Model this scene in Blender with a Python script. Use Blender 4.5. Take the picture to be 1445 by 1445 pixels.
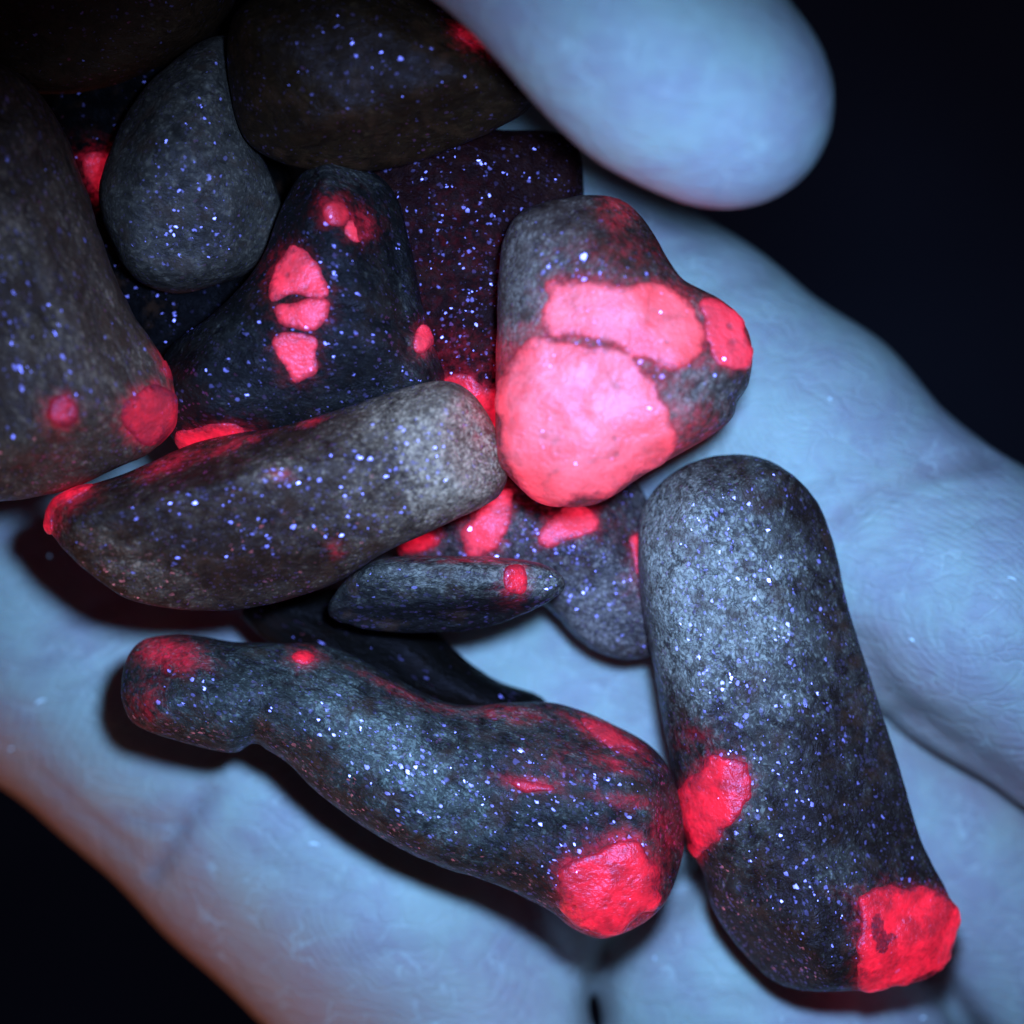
import bpy, math, random
import numpy as np

# ------------------------------------------------------------------ scene, camera, light
for o in list(bpy.data.objects):
    bpy.data.objects.remove(o)
SC = bpy.context.scene
COL = SC.collection
CAMZ = 220.0                      # camera height over the palm, mm
S = 76.8 / 1445.0                 # mm of palm plane per photo pixel

def mm(px, py, z):
    """photo pixel + height (mm)  ->  place in the world (mm)"""
    k = S * (1.0 - z / CAMZ)
    return np.array([(px - 722.5) * k, -(py - 722.5) * k, z])

cam_d = bpy.data.cameras.new('camera')
cam = bpy.data.objects.new('camera', cam_d)
COL.objects.link(cam)
cam.location = (0, 0, CAMZ / 1000)
cam_d.sensor_width = 36
cam_d.lens = 36 * CAMZ / 76.8
cam_d.clip_start = 0.01
cam_d.clip_end = 20
cam_d.dof.use_dof = True
cam_d.dof.focus_distance = (CAMZ - 14.5) / 1000
cam_d.dof.aperture_fstop = 15.5
SC.camera = cam
SC.cycles.max_bounces = 4
SC.cycles.diffuse_bounces = 2
SC.cycles.glossy_bounces = 2

world = bpy.data.worlds.new('World')
SC.world = world
world.use_nodes = True
bg = world.node_tree.nodes['Background']
bg.inputs['Color'].default_value = (0.5, 0.56, 1.0, 1)
bg.inputs['Strength'].default_value = 0.016

SC.view_settings.view_transform = 'Standard'
SC.view_settings.look = 'None'
SC.view_settings.gamma = 1
SC.view_settings.exposure = 0

from mathutils import Vector
def aim(o, target):
    d = Vector(target) - o.location
    o.rotation_euler = d.to_track_quat('-Z', 'Y').to_euler()

# the ultraviolet torch held beside the camera
ld = bpy.data.lights.new('ultraviolet_torch', 'SPOT')
ld.energy = 1.78
ld.color = (0.23, 0.50, 1.0)
ld.spot_size = math.radians(46)
ld.spot_blend = 1.0
ld.shadow_soft_size = 0.006
lamp = bpy.data.objects.new('ultraviolet_torch', ld)
COL.objects.link(lamp)
lamp.location = Vector(mm(900, 470, 0)) / 1000 + Vector((0, 0, 0.150))
aim(lamp, Vector(mm(795, 905, 5)) / 1000)

# dim warm room light from low at the lower left
wd = bpy.data.lights.new('warm_room_light', 'AREA')
wd.energy = 0.045
wd.color = (1.0, 0.45, 0.25)
wd.shape = 'DISK'
wd.size = 0.08
warm = bpy.data.objects.new('warm_room_light', wd)
COL.objects.link(warm)
warm.location = (-0.12, -0.16, -0.03)
aim(warm, (-0.02, -0.03, -0.01))

# ------------------------------------------------------------------ tools: distance fields to meshes
def spline(pts, n=6):
    """closed Catmull-Rom curve through the points"""
    P = np.array(pts, float)
    N = len(P)
    out = []
    for i in range(N):
        a, b, c, d = P[(i - 1) % N], P[i], P[(i + 1) % N], P[(i + 2) % N]
        for t in np.linspace(0, 1, n, endpoint=False):
            out.append(0.5 * (2 * b + (c - a) * t + (2 * a - 5 * b + 4 * c - d) * t * t + (3 * b - a - 3 * c + d) * t ** 3))
    return np.array(out)

def poly_dist(P, X, Y):
    """signed distance to a closed polygon, negative inside"""
    d = np.full(X.shape, 1e18)
    ins = np.zeros(X.shape, bool)
    for i in range(len(P)):
        x0, y0 = P[i - 1]
        x1, y1 = P[i]
        ex, ey = x1 - x0, y1 - y0
        L = ex * ex + ey * ey + 1e-12
        t = np.clip(((X - x0) * ex + (Y - y0) * ey) / L, 0, 1)
        d = np.minimum(d, (X - x0 - t * ex) ** 2 + (Y - y0 - t * ey) ** 2)
        if y0 != y1:
            c = ((y0 > Y) != (y1 > Y)) & (X < (x1 - x0) * (Y - y0) / (y1 - y0) + x0)
            ins ^= c
    d = np.sqrt(d)
    return np.where(ins, -d, d)

def line_dist(P, X, Y):
    """distance to an open polyline"""
    d = np.full(X.shape, 1e18)
    for i in range(1, len(P)):
        x0, y0 = P[i - 1][:2]
        ex, ey = P[i][0] - x0, P[i][1] - y0
        L = ex * ex + ey * ey + 1e-12
        t = np.clip(((X - x0) * ex + (Y - y0) * ey) / L, 0, 1)
        d = np.minimum(d, (X - x0 - t * ex) ** 2 + (Y - y0 - t * ey) ** 2)
    return np.sqrt(d)

def smin(a, b, k):
    h = np.clip(0.5 + 0.5 * (b - a) / k, 0, 1)
    return b + (a - b) * h - k * h * (1 - h)

def smax(a, b, k):
    return -smin(-a, -b, k)

def waves(X, Y, Z, seed, lam, n=7):
    """smooth pseudo-noise in about -1..1"""
    r = np.random.RandomState(seed)
    out = 0
    for _ in range(n):
        v = r.normal(size=3)
        v /= np.linalg.norm(v)
        f = 2 * math.pi / (lam * r.uniform(0.7, 1.5))
        out = out + np.sin((X * v[0] + Y * v[1] + Z * v[2]) * f + r.uniform(0, 6.28))
    return out / math.sqrt(n) * 0.7

def surface_nets(F, org, h):
    nx, ny, nz = F.shape
    ins = F < 0
    cnt = sum(ins[i:nx - 1 + i, j:ny - 1 + j, k:nz - 1 + k].astype(np.int8)
              for i in (0, 1) for j in (0, 1) for k in (0, 1))
    act = (cnt > 0) & (cnt < 8)
    I, J, K = np.nonzero(act)
    ids = np.full(act.shape, -1, np.int64)
    ids[I, J, K] = np.arange(len(I))
    acc = np.zeros((len(I), 3))
    n = np.zeros(len(I))
    cor = [(i, j, k) for i in (0, 1) for j in (0, 1) for k in (0, 1)]
    for a in cor:
        for ax in range(3):
            if a[ax]: continue
            b = list(a); b[ax] = 1
            fa = F[I + a[0], J + a[1], K + a[2]]
            fb = F[I + b[0], J + b[1], K + b[2]]
            m = (fa < 0) != (fb < 0)
            t = np.where(m, fa / np.where(m, fa - fb, 1), 0)
            p = np.array(a, float)[None, :].repeat(len(I), 0)
            p[:, ax] += t
            acc += p * m[:, None]
            n += m
    V = acc / n[:, None] + np.stack([I, J, K], 1)
    V = V * h + np.array(org)[None, :]
    faces = []
    for ax in range(3):
        u, v = (ax + 1) % 3, (ax + 2) % 3
        sl0 = [slice(None)] * 3; sl1 = [slice(None)] * 3
        sl0[ax] = slice(0, -1); sl1[ax] = slice(1, None)
        A, B = ins[tuple(sl0)], ins[tuple(sl1)]
        idx = np.stack(np.nonzero(A != B), 1)
        lim = np.array(act.shape)
        ok = (idx[:, u] >= 1) & (idx[:, v] >= 1) & (idx[:, u] < lim[u]) & (idx[:, v] < lim[v])
        idx = idx[ok]
        flip = ~A[idx[:, 0], idx[:, 1], idx[:, 2]]
        q = []
        for du, dv in ((1, 1), (0, 1), (0, 0), (1, 0)):
            c = idx.copy()
            c[:, u] -= du; c[:, v] -= dv
            q.append(ids[c[:, 0], c[:, 1], c[:, 2]])
        q = np.stack(q, 1)
        q[flip] = q[flip][:, ::-1]
        faces.append(q)
    return V, np.concatenate(faces)

def relax(V, Fc, it=2, w=0.5):
    E = np.concatenate([Fc[:, [0, 1]], Fc[:, [1, 2]], Fc[:, [2, 3]], Fc[:, [3, 0]]])
    a = np.concatenate([E[:, 0], E[:, 1]]); b = np.concatenate([E[:, 1], E[:, 0]])
    n = np.bincount(a, minlength=len(V)).astype(float)
    for _ in range(it):
        M = np.stack([np.bincount(a, weights=V[b, c], minlength=len(V)) for c in range(3)], 1) / n[:, None]
        V = V + (M - V) * w
    return V

def make_mesh(name, V, Fc, mat, parent=None, loc=None, attrs=None):
    """V in mm, world space; loc (mm) becomes the object's origin"""
    me = bpy.data.meshes.new(name)
    o0 = np.zeros(3) if loc is None else np.array(loc)
    co = ((V - o0) / 1000.0).astype(np.float32)
    me.vertices.add(len(V)); me.vertices.foreach_set('co', co.ravel())
    k = Fc.shape[1]
    me.loops.add(Fc.size); me.loops.foreach_set('vertex_index', Fc.astype(np.int32).ravel())
    me.polygons.add(len(Fc))
    me.polygons.foreach_set('loop_start', np.arange(0, Fc.size, k, dtype=np.int32))
    me.polygons.foreach_set('loop_total', np.full(len(Fc), k, np.int32))
    me.polygons.foreach_set('use_smooth', np.ones(len(Fc), bool))
    me.update(calc_edges=True)
    me.validate()
    for an, av in (attrs or {}).items():
        at = me.attributes.new(an, 'FLOAT', 'POINT')
        at.data.foreach_set('value', av.astype(np.float32))
    me.materials.append(mat)
    ob = bpy.data.objects.new(name, me)
    COL.objects.link(ob)
    if parent is None:
        ob.location = o0 / 1000.0
    else:
        ob.parent = parent
    return ob

# ------------------------------------------------------------------ materials
class NT:
    def __init__(s, name):
        s.m = bpy.data.materials.new(name); s.m.use_nodes = True
        s.m.cycles.emission_sampling = 'NONE'
        s.t = s.m.node_tree; s.t.nodes.clear()
        s.out = s.t.nodes.new('ShaderNodeOutputMaterial')
    def n(s, typ, ins=None, **kw):
        nd = s.t.nodes.new('ShaderNode' + typ)
        for k, v in kw.items(): setattr(nd, k, v)
        for k, v in (ins or {}).items():
            sock = nd.inputs[k]
            if isinstance(v, bpy.types.NodeSocket): s.t.links.new(v, sock)
            else: sock.default_value = v
        return nd
    def math(s, op, a, b=0.0, c=None, clamp=False):
        ins = {0: a, 1: b}
        if c is not None: ins[2] = c
        return s.n('Math', ins, operation=op, use_clamp=clamp).outputs[0]
    def ramp(s, v, a, b, lo=0.0, hi=1.0):
        nd = s.n('MapRange', {'Value': v, 'From Min': a, 'From Max': b, 'To Min': lo, 'To Max': hi},
                 interpolation_type='SMOOTHSTEP')
        return nd.outputs['Result']
    def mix(s, f, a, b):
        nd = s.n('Mix', data_type='RGBA')
        for i, v in ((0, f), (6, a), (7, b)):
            if isinstance(v, bpy.types.NodeSocket): s.t.links.new(v, nd.inputs[i])
            else: nd.inputs[i].default_value = v if i == 0 else (*v, 1)
        return nd.outputs[2]
    def noise(s, vec, scale, detail=3, rough=0.55, dist=0.0, out='Fac'):
        return s.n('TexNoise', {'Vector': vec, 'Scale': scale, 'Detail': detail, 'Roughness': rough, 'Distortion': dist}).outputs[out]
    def coords(s, seed=0.0, scale=(1, 1, 1), rot=(0, 0, 0)):
        tc = s.n('TexCoord').outputs['Object']
        v = s.n('Mapping', {'Vector': tc, 'Location': (seed * 17.3, seed * 7.1, seed * 3.7),
                            'Scale': (1000 * scale[0], 1000 * scale[1], 1000 * scale[2]), 'Rotation': rot})
        return v.outputs[0]
    def attr(s, name):
        return s.n('Attribute', attribute_name=name).outputs['Fac']
    def glint(s, vec, scale, rad, pick):
        """scattered flecks: 0..1 profile of each fleck"""
        v = s.n('TexVoronoi', {'Vector': vec, 'Scale': scale, 'Randomness': 1.0})
        d = v.outputs['Distance']
        sep = s.n('SeparateColor', {'Color': v.outputs['Color']})
        sel = s.math('GREATER_THAN', sep.outputs[0], 1 - pick)
        r = s.math('MULTIPLY_ADD', s.math('POWER', sep.outputs[1], 2.0), rad * 1.0, rad * 0.45)
        q = s.math('DIVIDE', d, r)
        hgt = s.math('SUBTRACT', 1.0, s.math('MULTIPLY', q, q), clamp=True)
        s.cellcol = v.outputs['Color']
        return s.math('MULTIPLY', hgt, sel)
    def flakes(s, vec, specs, tilt):
        """mica flakes: mask and a shading normal tipped a different way on each flake"""
        mask = None; nrm = None
        geo = s.n('NewGeometry').outputs['Normal']
        wv = s.n('TexNoise', {'Vector': vec, 'Scale': 4.0, 'Detail': 1}).outputs['Color']
        vec = s.n('VectorMath', {0: vec, 1: s.n('VectorMath', {0: wv, 'Scale': 0.30}, operation='SCALE').outputs[0]}, operation='ADD').outputs[0]
        for scale, rad, pick in specs:
            g = s.glint(vec, scale, rad, pick)
            m = s.ramp(g, 0.0, 0.75)
            off = s.n('TexWhiteNoise', {'Vector': s.cellcol}, noise_dimensions='3D').outputs['Color']
            off = s.n('VectorMath', {0: off, 1: (0.5, 0.5, 0.5)}, operation='SUBTRACT').outputs[0]
            off = s.n('VectorMath', {0: off, 'Scale': tilt}, operation='SCALE').outputs[0]
            nn = s.n('VectorMath', {0: geo, 1: off}, operation='ADD').outputs[0]
            if mask is None: mask, nrm = m, nn
            else:
                nrm = s.n('Mix', {0: s.math('GREATER_THAN', g, 0.01), 4: nrm, 5: nn}, data_type='VECTOR').outputs[1]
                mask = s.math('MAXIMUM', mask, m)
        return mask, s.n('VectorMath', {0: nrm}, operation='NORMALIZE').outputs[0]
    def add_flakes(s, base_shader, mask, nrm, col, rough):
        fc = s.mix(mask, (0, 0, 0), col)
        gl = s.n('BsdfAnisotropic', {'Color': fc, 'Roughness': rough, 'Normal': nrm})
        mx = s.n('AddShader', {0: base_shader, 1: gl.outputs[0]})
        s.t.links.new(mx.outputs[0], s.out.inputs[0])

def rock_material(name, seed, dark, light, grain=1.0, streak=0.0, sdir=0.0, spark=1.0, glow=(0.75, 0.012, 0.05), fine=1.0, lift=1.0, spec=0.24, brown=0.6):
    t = NT(name)
    c = t.coords(seed)
    cs = t.n('Mapping', {'Vector': c, 'Rotation': (0, 0, -math.radians(sdir))}).outputs[0]
    cs = t.n('Mapping', {'Vector': cs, 'Scale': (1.0 - 0.75 * streak, 1.0, 1.0)}).outputs[0]
    zone = t.attr('zone'); red = t.attr('ruby')
    warp = t.noise(c, 0.22, 4, 0.65, 0.4)
    mid = t.noise(cs, 0.9, 5, 0.7, 0.8)
    wv = t.n('TexNoise', {'Vector': c, 'Scale': 1.3, 'Detail': 2}).outputs['Color']
    cw = t.n('VectorMath', {0: t.n('Mix', {0: 1.0, 4: c, 5: cs}, data_type='VECTOR').outputs[1],
                            1: t.n('VectorMath', {0: wv, 'Scale': 0.8}, operation='SCALE').outputs[0]}, operation='ADD').outputs[0]
    v1 = t.n('TexVoronoi', {'Vector': cw, 'Scale': 3.4 * grain})
    k1 = t.n('SeparateColor', {'Color': v1.outputs['Color']})
    v2 = t.n('TexVoronoi', {'Vector': cw, 'Scale': 8.5 * grain})
    k2 = t.n('SeparateColor', {'Color': v2.outputs['Color']})
    # zones of feldspar-rich and mica-rich rock; the sliver's also carry painted shade
    z = t.math('ADD', t.math('MULTIPLY', t.math('SUBTRACT', warp, 0.52), 1.6), t.math('MULTIPLY', t.math('SUBTRACT', mid, 0.5), 2.2))
    z = t.math('MULTIPLY_ADD', z, t.math('MULTIPLY_ADD', zone, 0.7, 0.28), zone)
    zc = t.math('MINIMUM', t.math('MAXIMUM', z, 0.0), 0.82)
    thr = t.math('SUBTRACT', 0.93, t.math('MULTIPLY', zc, 0.55))
    a1 = t.n('MapRange', {'Value': k1.outputs[0], 'From Min': thr, 'From Max': t.math('ADD', thr, 0.16)}).outputs[0]
    a2 = t.n('MapRange', {'Value': k2.outputs[0], 'From Min': thr, 'From Max': t.math('ADD', thr, 0.16)}).outputs[0]
    a1 = t.math('MULTIPLY', a1, t.ramp(v1.outputs['Distance'], 0.65, 0.1, 0.1, 1.0))
    amount = t.math('ADD', t.math('MULTIPLY', a1, 1.0), t.math('MULTIPLY', a2, 0.5), clamp=True)
    amount = t.math('MULTIPLY', amount, t.math('MULTIPLY_ADD', zc, 0.85, 0.22), clamp=True)
    base0 = t.mix(t.math('MULTIPLY', zc, 0.34 * lift, clamp=True), dark, light)
    base0 = t.mix(t.ramp(mid, 0.55, 0.3, 0, 0.6), base0, tuple(v * 0.5 for v in dark))
    col = t.mix(amount, base0, light)
    col = t.mix(t.ramp(t.noise(c, 0.45, 3, 0.6), 0.5, 0.68, 0, 0.6), col, tuple(a * 0.8 + b * brown for a, b in zip(dark, (0.10, 0.032, 0.014))))
    # red mineral stains, and the crystals' halo glow painted as emission on the rock
    rn = t.noise(cs, 1.5, 4, 0.65, 0.5)
    rr = t.math('MULTIPLY', red, t.ramp(t.math('ADD', rn, t.math('MULTIPLY', red, 0.35)), 0.42, 0.92))
    rr = t.math('MULTIPLY', rr, t.math('MULTIPLY_ADD', k1.outputs[1], 0.7, 0.5))
    col = t.mix(t.math('MULTIPLY', rr, 0.7, clamp=True), col, (0.32, 0.02, 0.04))
    hgt = t.math('MULTIPLY', k1.outputs[2], 0.030 * fine)
    hgt = t.math('ADD', hgt, t.math('MULTIPLY', mid, 0.30 * fine))
    hgt = t.math('ADD', hgt, t.math('MULTIPLY', t.noise(c, 5, 3, 0.6), 0.06 * fine))
    bump = t.n('Bump', {'Height': hgt, 'Strength': 1.0, 'Distance': 0.001})
    rough = t.ramp(t.noise(c, 1.1, 3), 0.3, 0.7, 0.34, 0.55)
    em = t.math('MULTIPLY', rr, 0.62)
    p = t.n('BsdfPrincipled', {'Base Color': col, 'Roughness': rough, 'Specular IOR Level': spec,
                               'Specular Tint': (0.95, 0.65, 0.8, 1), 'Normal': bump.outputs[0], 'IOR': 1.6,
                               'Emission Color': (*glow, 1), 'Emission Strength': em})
    m, nn = t.flakes(cs, ((3.5, 0.42, 0.85 * spark), (1.35, 0.20, 0.55 * spark)), 0.95)
    m = t.math('MULTIPLY', m, t.ramp(t.noise(c, 0.38, 3, 0.7), 0.38, 0.60, 0.25, 1.5))
    t.add_flakes(p.outputs[0], m, nn, (0.30, 0.19, 0.50), 0.38)
    return t.m

def ruby_material(name, seed, emit, strength, base=(0.55, 0.05, 0.09), hotspot=0.0, spark=1.0, mottled=0.35):
    t = NT(name)
    c = t.coords(seed)
    edge = t.attr('edge')
    n1 = t.noise(c, 0.55, 4, 0.6, 0.5)
    n2 = t.noise(c, 3.2, 3, 0.6)
    e = t.ramp(t.math('ADD', edge, t.math('MULTIPLY', t.math('SUBTRACT', n2, 0.5), 0.9)), -0.25, 0.75, 0.12, 1.0)
    # little inclusions and fracture veins inside the crystal
    inc = t.glint(c, 0.9, 0.26, 0.22)
    wv = t.n('TexNoise', {'Vector': c, 'Scale': 0.7, 'Detail': 4, 'Roughness': 0.65}).outputs['Color']
    cw = t.n('VectorMath', {0: c, 1: t.n('VectorMath', {0: wv, 'Scale': 2.6}, operation='SCALE').outputs[0]}, operation='ADD').outputs[0]
    vor = t.n('TexVoronoi', {'Vector': cw, 'Scale': 0.30}, feature='DISTANCE_TO_EDGE').outputs['Distance']
    crack = t.ramp(vor, 0.0, 0.07, 0.0, 1.0)
    body = t.ramp(n1, 0.3, 0.7, 1 - mottled, 1.0 + mottled * 0.4)
    body = t.math('MULTIPLY', body, t.math('MULTIPLY_ADD', crack, 0.22, 0.78))
    body = t.math('MULTIPLY', body, t.math('SUBTRACT', 1.0, t.math('MULTIPLY', inc, 0.6)))
    body = t.math('MULTIPLY', body, t.ramp(n2, 0.25, 0.6, 0.75, 1.08))
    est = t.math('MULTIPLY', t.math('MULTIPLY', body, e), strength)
    pink = t.math('MULTIPLY', t.attr('pale'), hotspot)  # paler core painted in as the torch's hot spot
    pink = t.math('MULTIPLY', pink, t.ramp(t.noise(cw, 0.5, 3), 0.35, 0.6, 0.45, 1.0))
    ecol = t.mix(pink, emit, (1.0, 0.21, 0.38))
    bcol = t.mix(e, (0.10, 0.02, 0.03), t.mix(pink, base, (0.7, 0.24, 0.26)))
    hgt = t.math('MULTIPLY', n2, 0.10)
    hgt = t.math('ADD', hgt, t.math('MULTIPLY', t.noise(c, 1.2, 4, 0.6), 0.25))
    hgt = t.math('SUBTRACT', hgt, t.math('MULTIPLY', inc, 0.08))
    bump = t.n('Bump', {'Height': hgt, 'Strength': 1.0, 'Distance': 0.001})
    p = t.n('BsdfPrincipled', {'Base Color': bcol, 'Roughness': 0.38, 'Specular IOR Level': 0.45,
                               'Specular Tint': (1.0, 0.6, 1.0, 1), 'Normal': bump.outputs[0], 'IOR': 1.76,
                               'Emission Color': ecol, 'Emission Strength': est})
    m, nn = t.flakes(c, ((2.4, 0.28, 0.40 * spark), (1.0, 0.19, 0.45 * spark)), 1.0)
    t.add_flakes(p.outputs[0], m, nn, (0.36, 0.22, 0.45), 0.34)
    return t.m

def skin_material():
    t = NT('skin')
    c = t.coords(0)
    cr = t.attr('crease'); warmlit = t.attr('warmlit'); ph = t.attr('ridge')
    n1 = t.noise(c, 0.10, 4, 0.62, 0.4)
    n2 = t.noise(c, 0.55, 5, 0.65, 0.5)
    col = t.mix(t.ramp(n1, 0.36, 0.66), (0.52, 0.53, 0.46), (0.46, 0.39, 0.41))
    col = t.mix(t.ramp(n2, 0.42, 0.75, 0, 0.5), col, (0.58, 0.60, 0.53))
    col = t.mix(t.math('MULTIPLY', warmlit, 0.7), col, (0.60, 0.25, 0.17))
    col = t.mix(t.math('MULTIPLY', cr, 0.5), col, (0.34, 0.23, 0.24))
    # papillary ridges running round the pads, and the little cross lines
    rw = t.math('ADD', ph, t.math('MULTIPLY', t.noise(c, 0.35, 3, 0.6), 9.0))
    wv = t.math('MULTIPLY_ADD', t.math('SINE', rw), 0.5, 0.5)
    wmask = t.ramp(t.noise(c, 0.16, 3), 0.38, 0.6)
    cw = t.n('VectorMath', {0: c, 1: t.n('VectorMath', {0: t.n('TexNoise', {'Vector': c, 'Scale': 0.25, 'Detail': 3}).outputs['Color'], 'Scale': 5.0}, operation='SCALE').outputs[0]}, operation='ADD').outputs[0]
    lv = t.n('TexVoronoi', {'Vector': t.n('Mapping', {'Vector': cw, 'Rotation': (0, 0, 0.75), 'Scale': (0.5, 1.3, 1)}).outputs[0], 'Scale': 0.42}, feature='DISTANCE_TO_EDGE').outputs['Distance']
    fine_line = t.math('MULTIPLY', t.ramp(lv, 0.035, 0.0), t.ramp(t.noise(c, 0.3, 3), 0.45, 0.65))
    ln = t.noise(t.coords(3, (0.22, 1.6, 0.6), (0, 0, 0.72)), 0.7, 5, 0.65, 0.8)
    ln2 = t.noise(t.coords(4, (1.4, 0.25, 0.6), (0, 0, 0.5)), 0.7, 4, 0.65, 0.8)
    vor = t.n('TexVoronoi', {'Vector': cw, 'Scale': 1.3}, feature='DISTANCE_TO_EDGE').outputs['Distance']
    col = t.mix(t.math('MULTIPLY', fine_line, 0.5), col, (0.75, 0.75, 0.68))
    col = t.mix(t.math('MULTIPLY', t.math('MULTIPLY', wv, wmask), 0.14), col, (0.33, 0.30, 0.31))
    hgt = t.math('MULTIPLY', t.math('MULTIPLY', wv, wmask), -0.06)
    hgt = t.math('ADD', hgt, t.math('MULTIPLY', ln, 0.19))
    hgt = t.math('ADD', hgt, t.math('MULTIPLY', ln2, 0.07))
    hgt = t.math('ADD', hgt, t.math('MULTIPLY', t.ramp(vor, 0, 0.14), 0.035))
    wr = t.ramp(lv, 0.0, 0.10)
    hgt = t.math('ADD', hgt, t.math('MULTIPLY', wr, 0.10))
    pores = t.noise(c, 1.6, 4, 0.7)
    hgt = t.math('ADD', hgt, t.math('MULTIPLY', pores, 0.10))
    hgt = t.math('ADD', hgt, t.math('MULTIPLY', t.noise(c, 4, 3), 0.05))
    bump = t.n('Bump', {'Height': hgt, 'Strength': 0.5, 'Distance': 0.001})
    # dust specks that shine blue-white under the torch
    sp = t.glint(t.coords(9), 0.33, 0.038, 0.35)
    p = t.n('BsdfPrincipled', {'Base Color': t.mix(sp, col, (0.8, 0.9, 1.0)), 'Roughness': 0.50, 'Specular IOR Level': 0.30, 'Normal': bump.outputs[0],
                               'Subsurface Weight': 0.4, 'Subsurface Radius': (1.0, 0.42, 0.26), 'Subsurface Scale': 0.0022,
                               'Emission Color': (0.25, 0.5, 1.0, 1), 'Emission Strength': t.math('MULTIPLY', sp, 0.4)})
    t.t.links.new(p.outputs[0], t.out.inputs[0])
    return t.m

def plain_material(name, col, rough=0.8):
    t = NT(name)
    c = t.coords(1)
    n = t.noise(c, 0.02, 4)
    cc = t.mix(n, tuple(v * 0.7 for v in col), tuple(v * 1.3 for v in col))
    p = t.n('BsdfPrincipled', {'Base Color': cc, 'Roughness': rough, 'Specular IOR Level': 0.1})
    t.t.links.new(p.outputs[0], t.out.inputs[0])
    return t.m

# ------------------------------------------------------------------ the dark floor far below
fl = np.array([[-3000, -3000, -750], [3000, -3000, -750], [3000, 3000, -750], [-3000, 3000, -750]], float)
floor = make_mesh('floor', fl, np.array([[0, 1, 2, 3]]), plain_material('dark_floor', (0.13, 0.13, 0.18)))
floor['kind'] = 'structure'

# ------------------------------------------------------------------ the hand
def cone(G, a, b):
    (ax, ay, az, ar), (bx, by, bz, br) = a, b
    A = mm(ax, ay, az); B = mm(bx, by, bz)
    ra = ar * S * (1 - az / CAMZ); rb = br * S * (1 - bz / CAMZ)
    X, Y, Z = G
    e = B - A
    L = float(e @ e) + 1e-9
    t = np.clip(((X - A[0]) * e[0] + (Y - A[1]) * e[1] + (Z - A[2]) * e[2]) / L, 0, 1)
    return np.sqrt((X - A[0] - t * e[0]) ** 2 + (Y - A[1] - t * e[1]) ** 2 + (Z - A[2] - t * e[2]) ** 2) - (ra + t * (rb - ra))

def chain(G, pts, k):
    F = None
    for i in range(1, len(pts)):
        f = cone(G, pts[i - 1], pts[i])
        F = f if F is None else smin(F, f, k)
    return F

HH = 0.55
hx = np.arange(-78, 76, HH, dtype=np.float32)
hy = np.arange(-74, 72, HH, dtype=np.float32)
hz = np.arange(-64, 60, HH, dtype=np.float32)
G = (hx[:, None, None], hy[None, :, None], hz[None, None, :])
palm = chain(G, [(-420, 60, -40, 420), (120, 420, -39, 400), (480, 720, -26, 330), (880, 960, -20.5, 300)], 8)
palm = smin(palm, chain(G, [(100, 100, -40, 330), (560, 300, -28, 270), (700, 420, -18, 240)], 8), 8)
pinky_side = chain(G, [(-330, 560, -18, 228), (60, 860, -16.5, 226), (430, 1155, -14.5, 234), (560, 1290, -13, 226), (655, 1420, -12, 186)], 3.5)
hand = smin(palm, pinky_side, 5.0)
ring = chain(G, [(760, 1040, -13.5, 205), (900, 1215, -13, 200), (1090, 1440, -12.5, 212), (1290, 1700, -8, 180)], 3)
middle = chain(G, [(850, 850, -12.5, 190), (1090, 1020, -14, 172), (1330, 1215, -15.5, 172), (1620, 1480, -13, 160)], 3)
index = chain(G, [(720, 360, -13, 215), (960, 540, -11, 200), (1108, 655, -9.0, 207), (1265, 790, -6.4, 190), (1400, 872, -4.0, 194), (1700, 1110, -3, 176)], 2.6)
little = chain(G, [(655, 1420, -12, 186), (830, 1720, -9, 170)], 2)
hand = smin(hand, ring, 1.3)
hand = smin(hand, middle, 1.3)
hand = smin(hand, index, 0.9)
hand = smin(hand, little, 1.5)
web = chain(G, [(860, 760, -15, 230), (1020, 880, -15, 170)], 4)
hand = smin(hand, web, 3.0)
thumb = chain(G, [(-100, -140, -30, 400), (280, -380, 2, 300), (675, -195, 29, 168), (846, -20, 31, 149), (950, 86, 31, 148), (1034, 150, 31, 142)], 5)
hand = smin(hand, thumb, 5.0)
del palm, pinky_side, ring, middle, index, little, web, thumb

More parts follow.
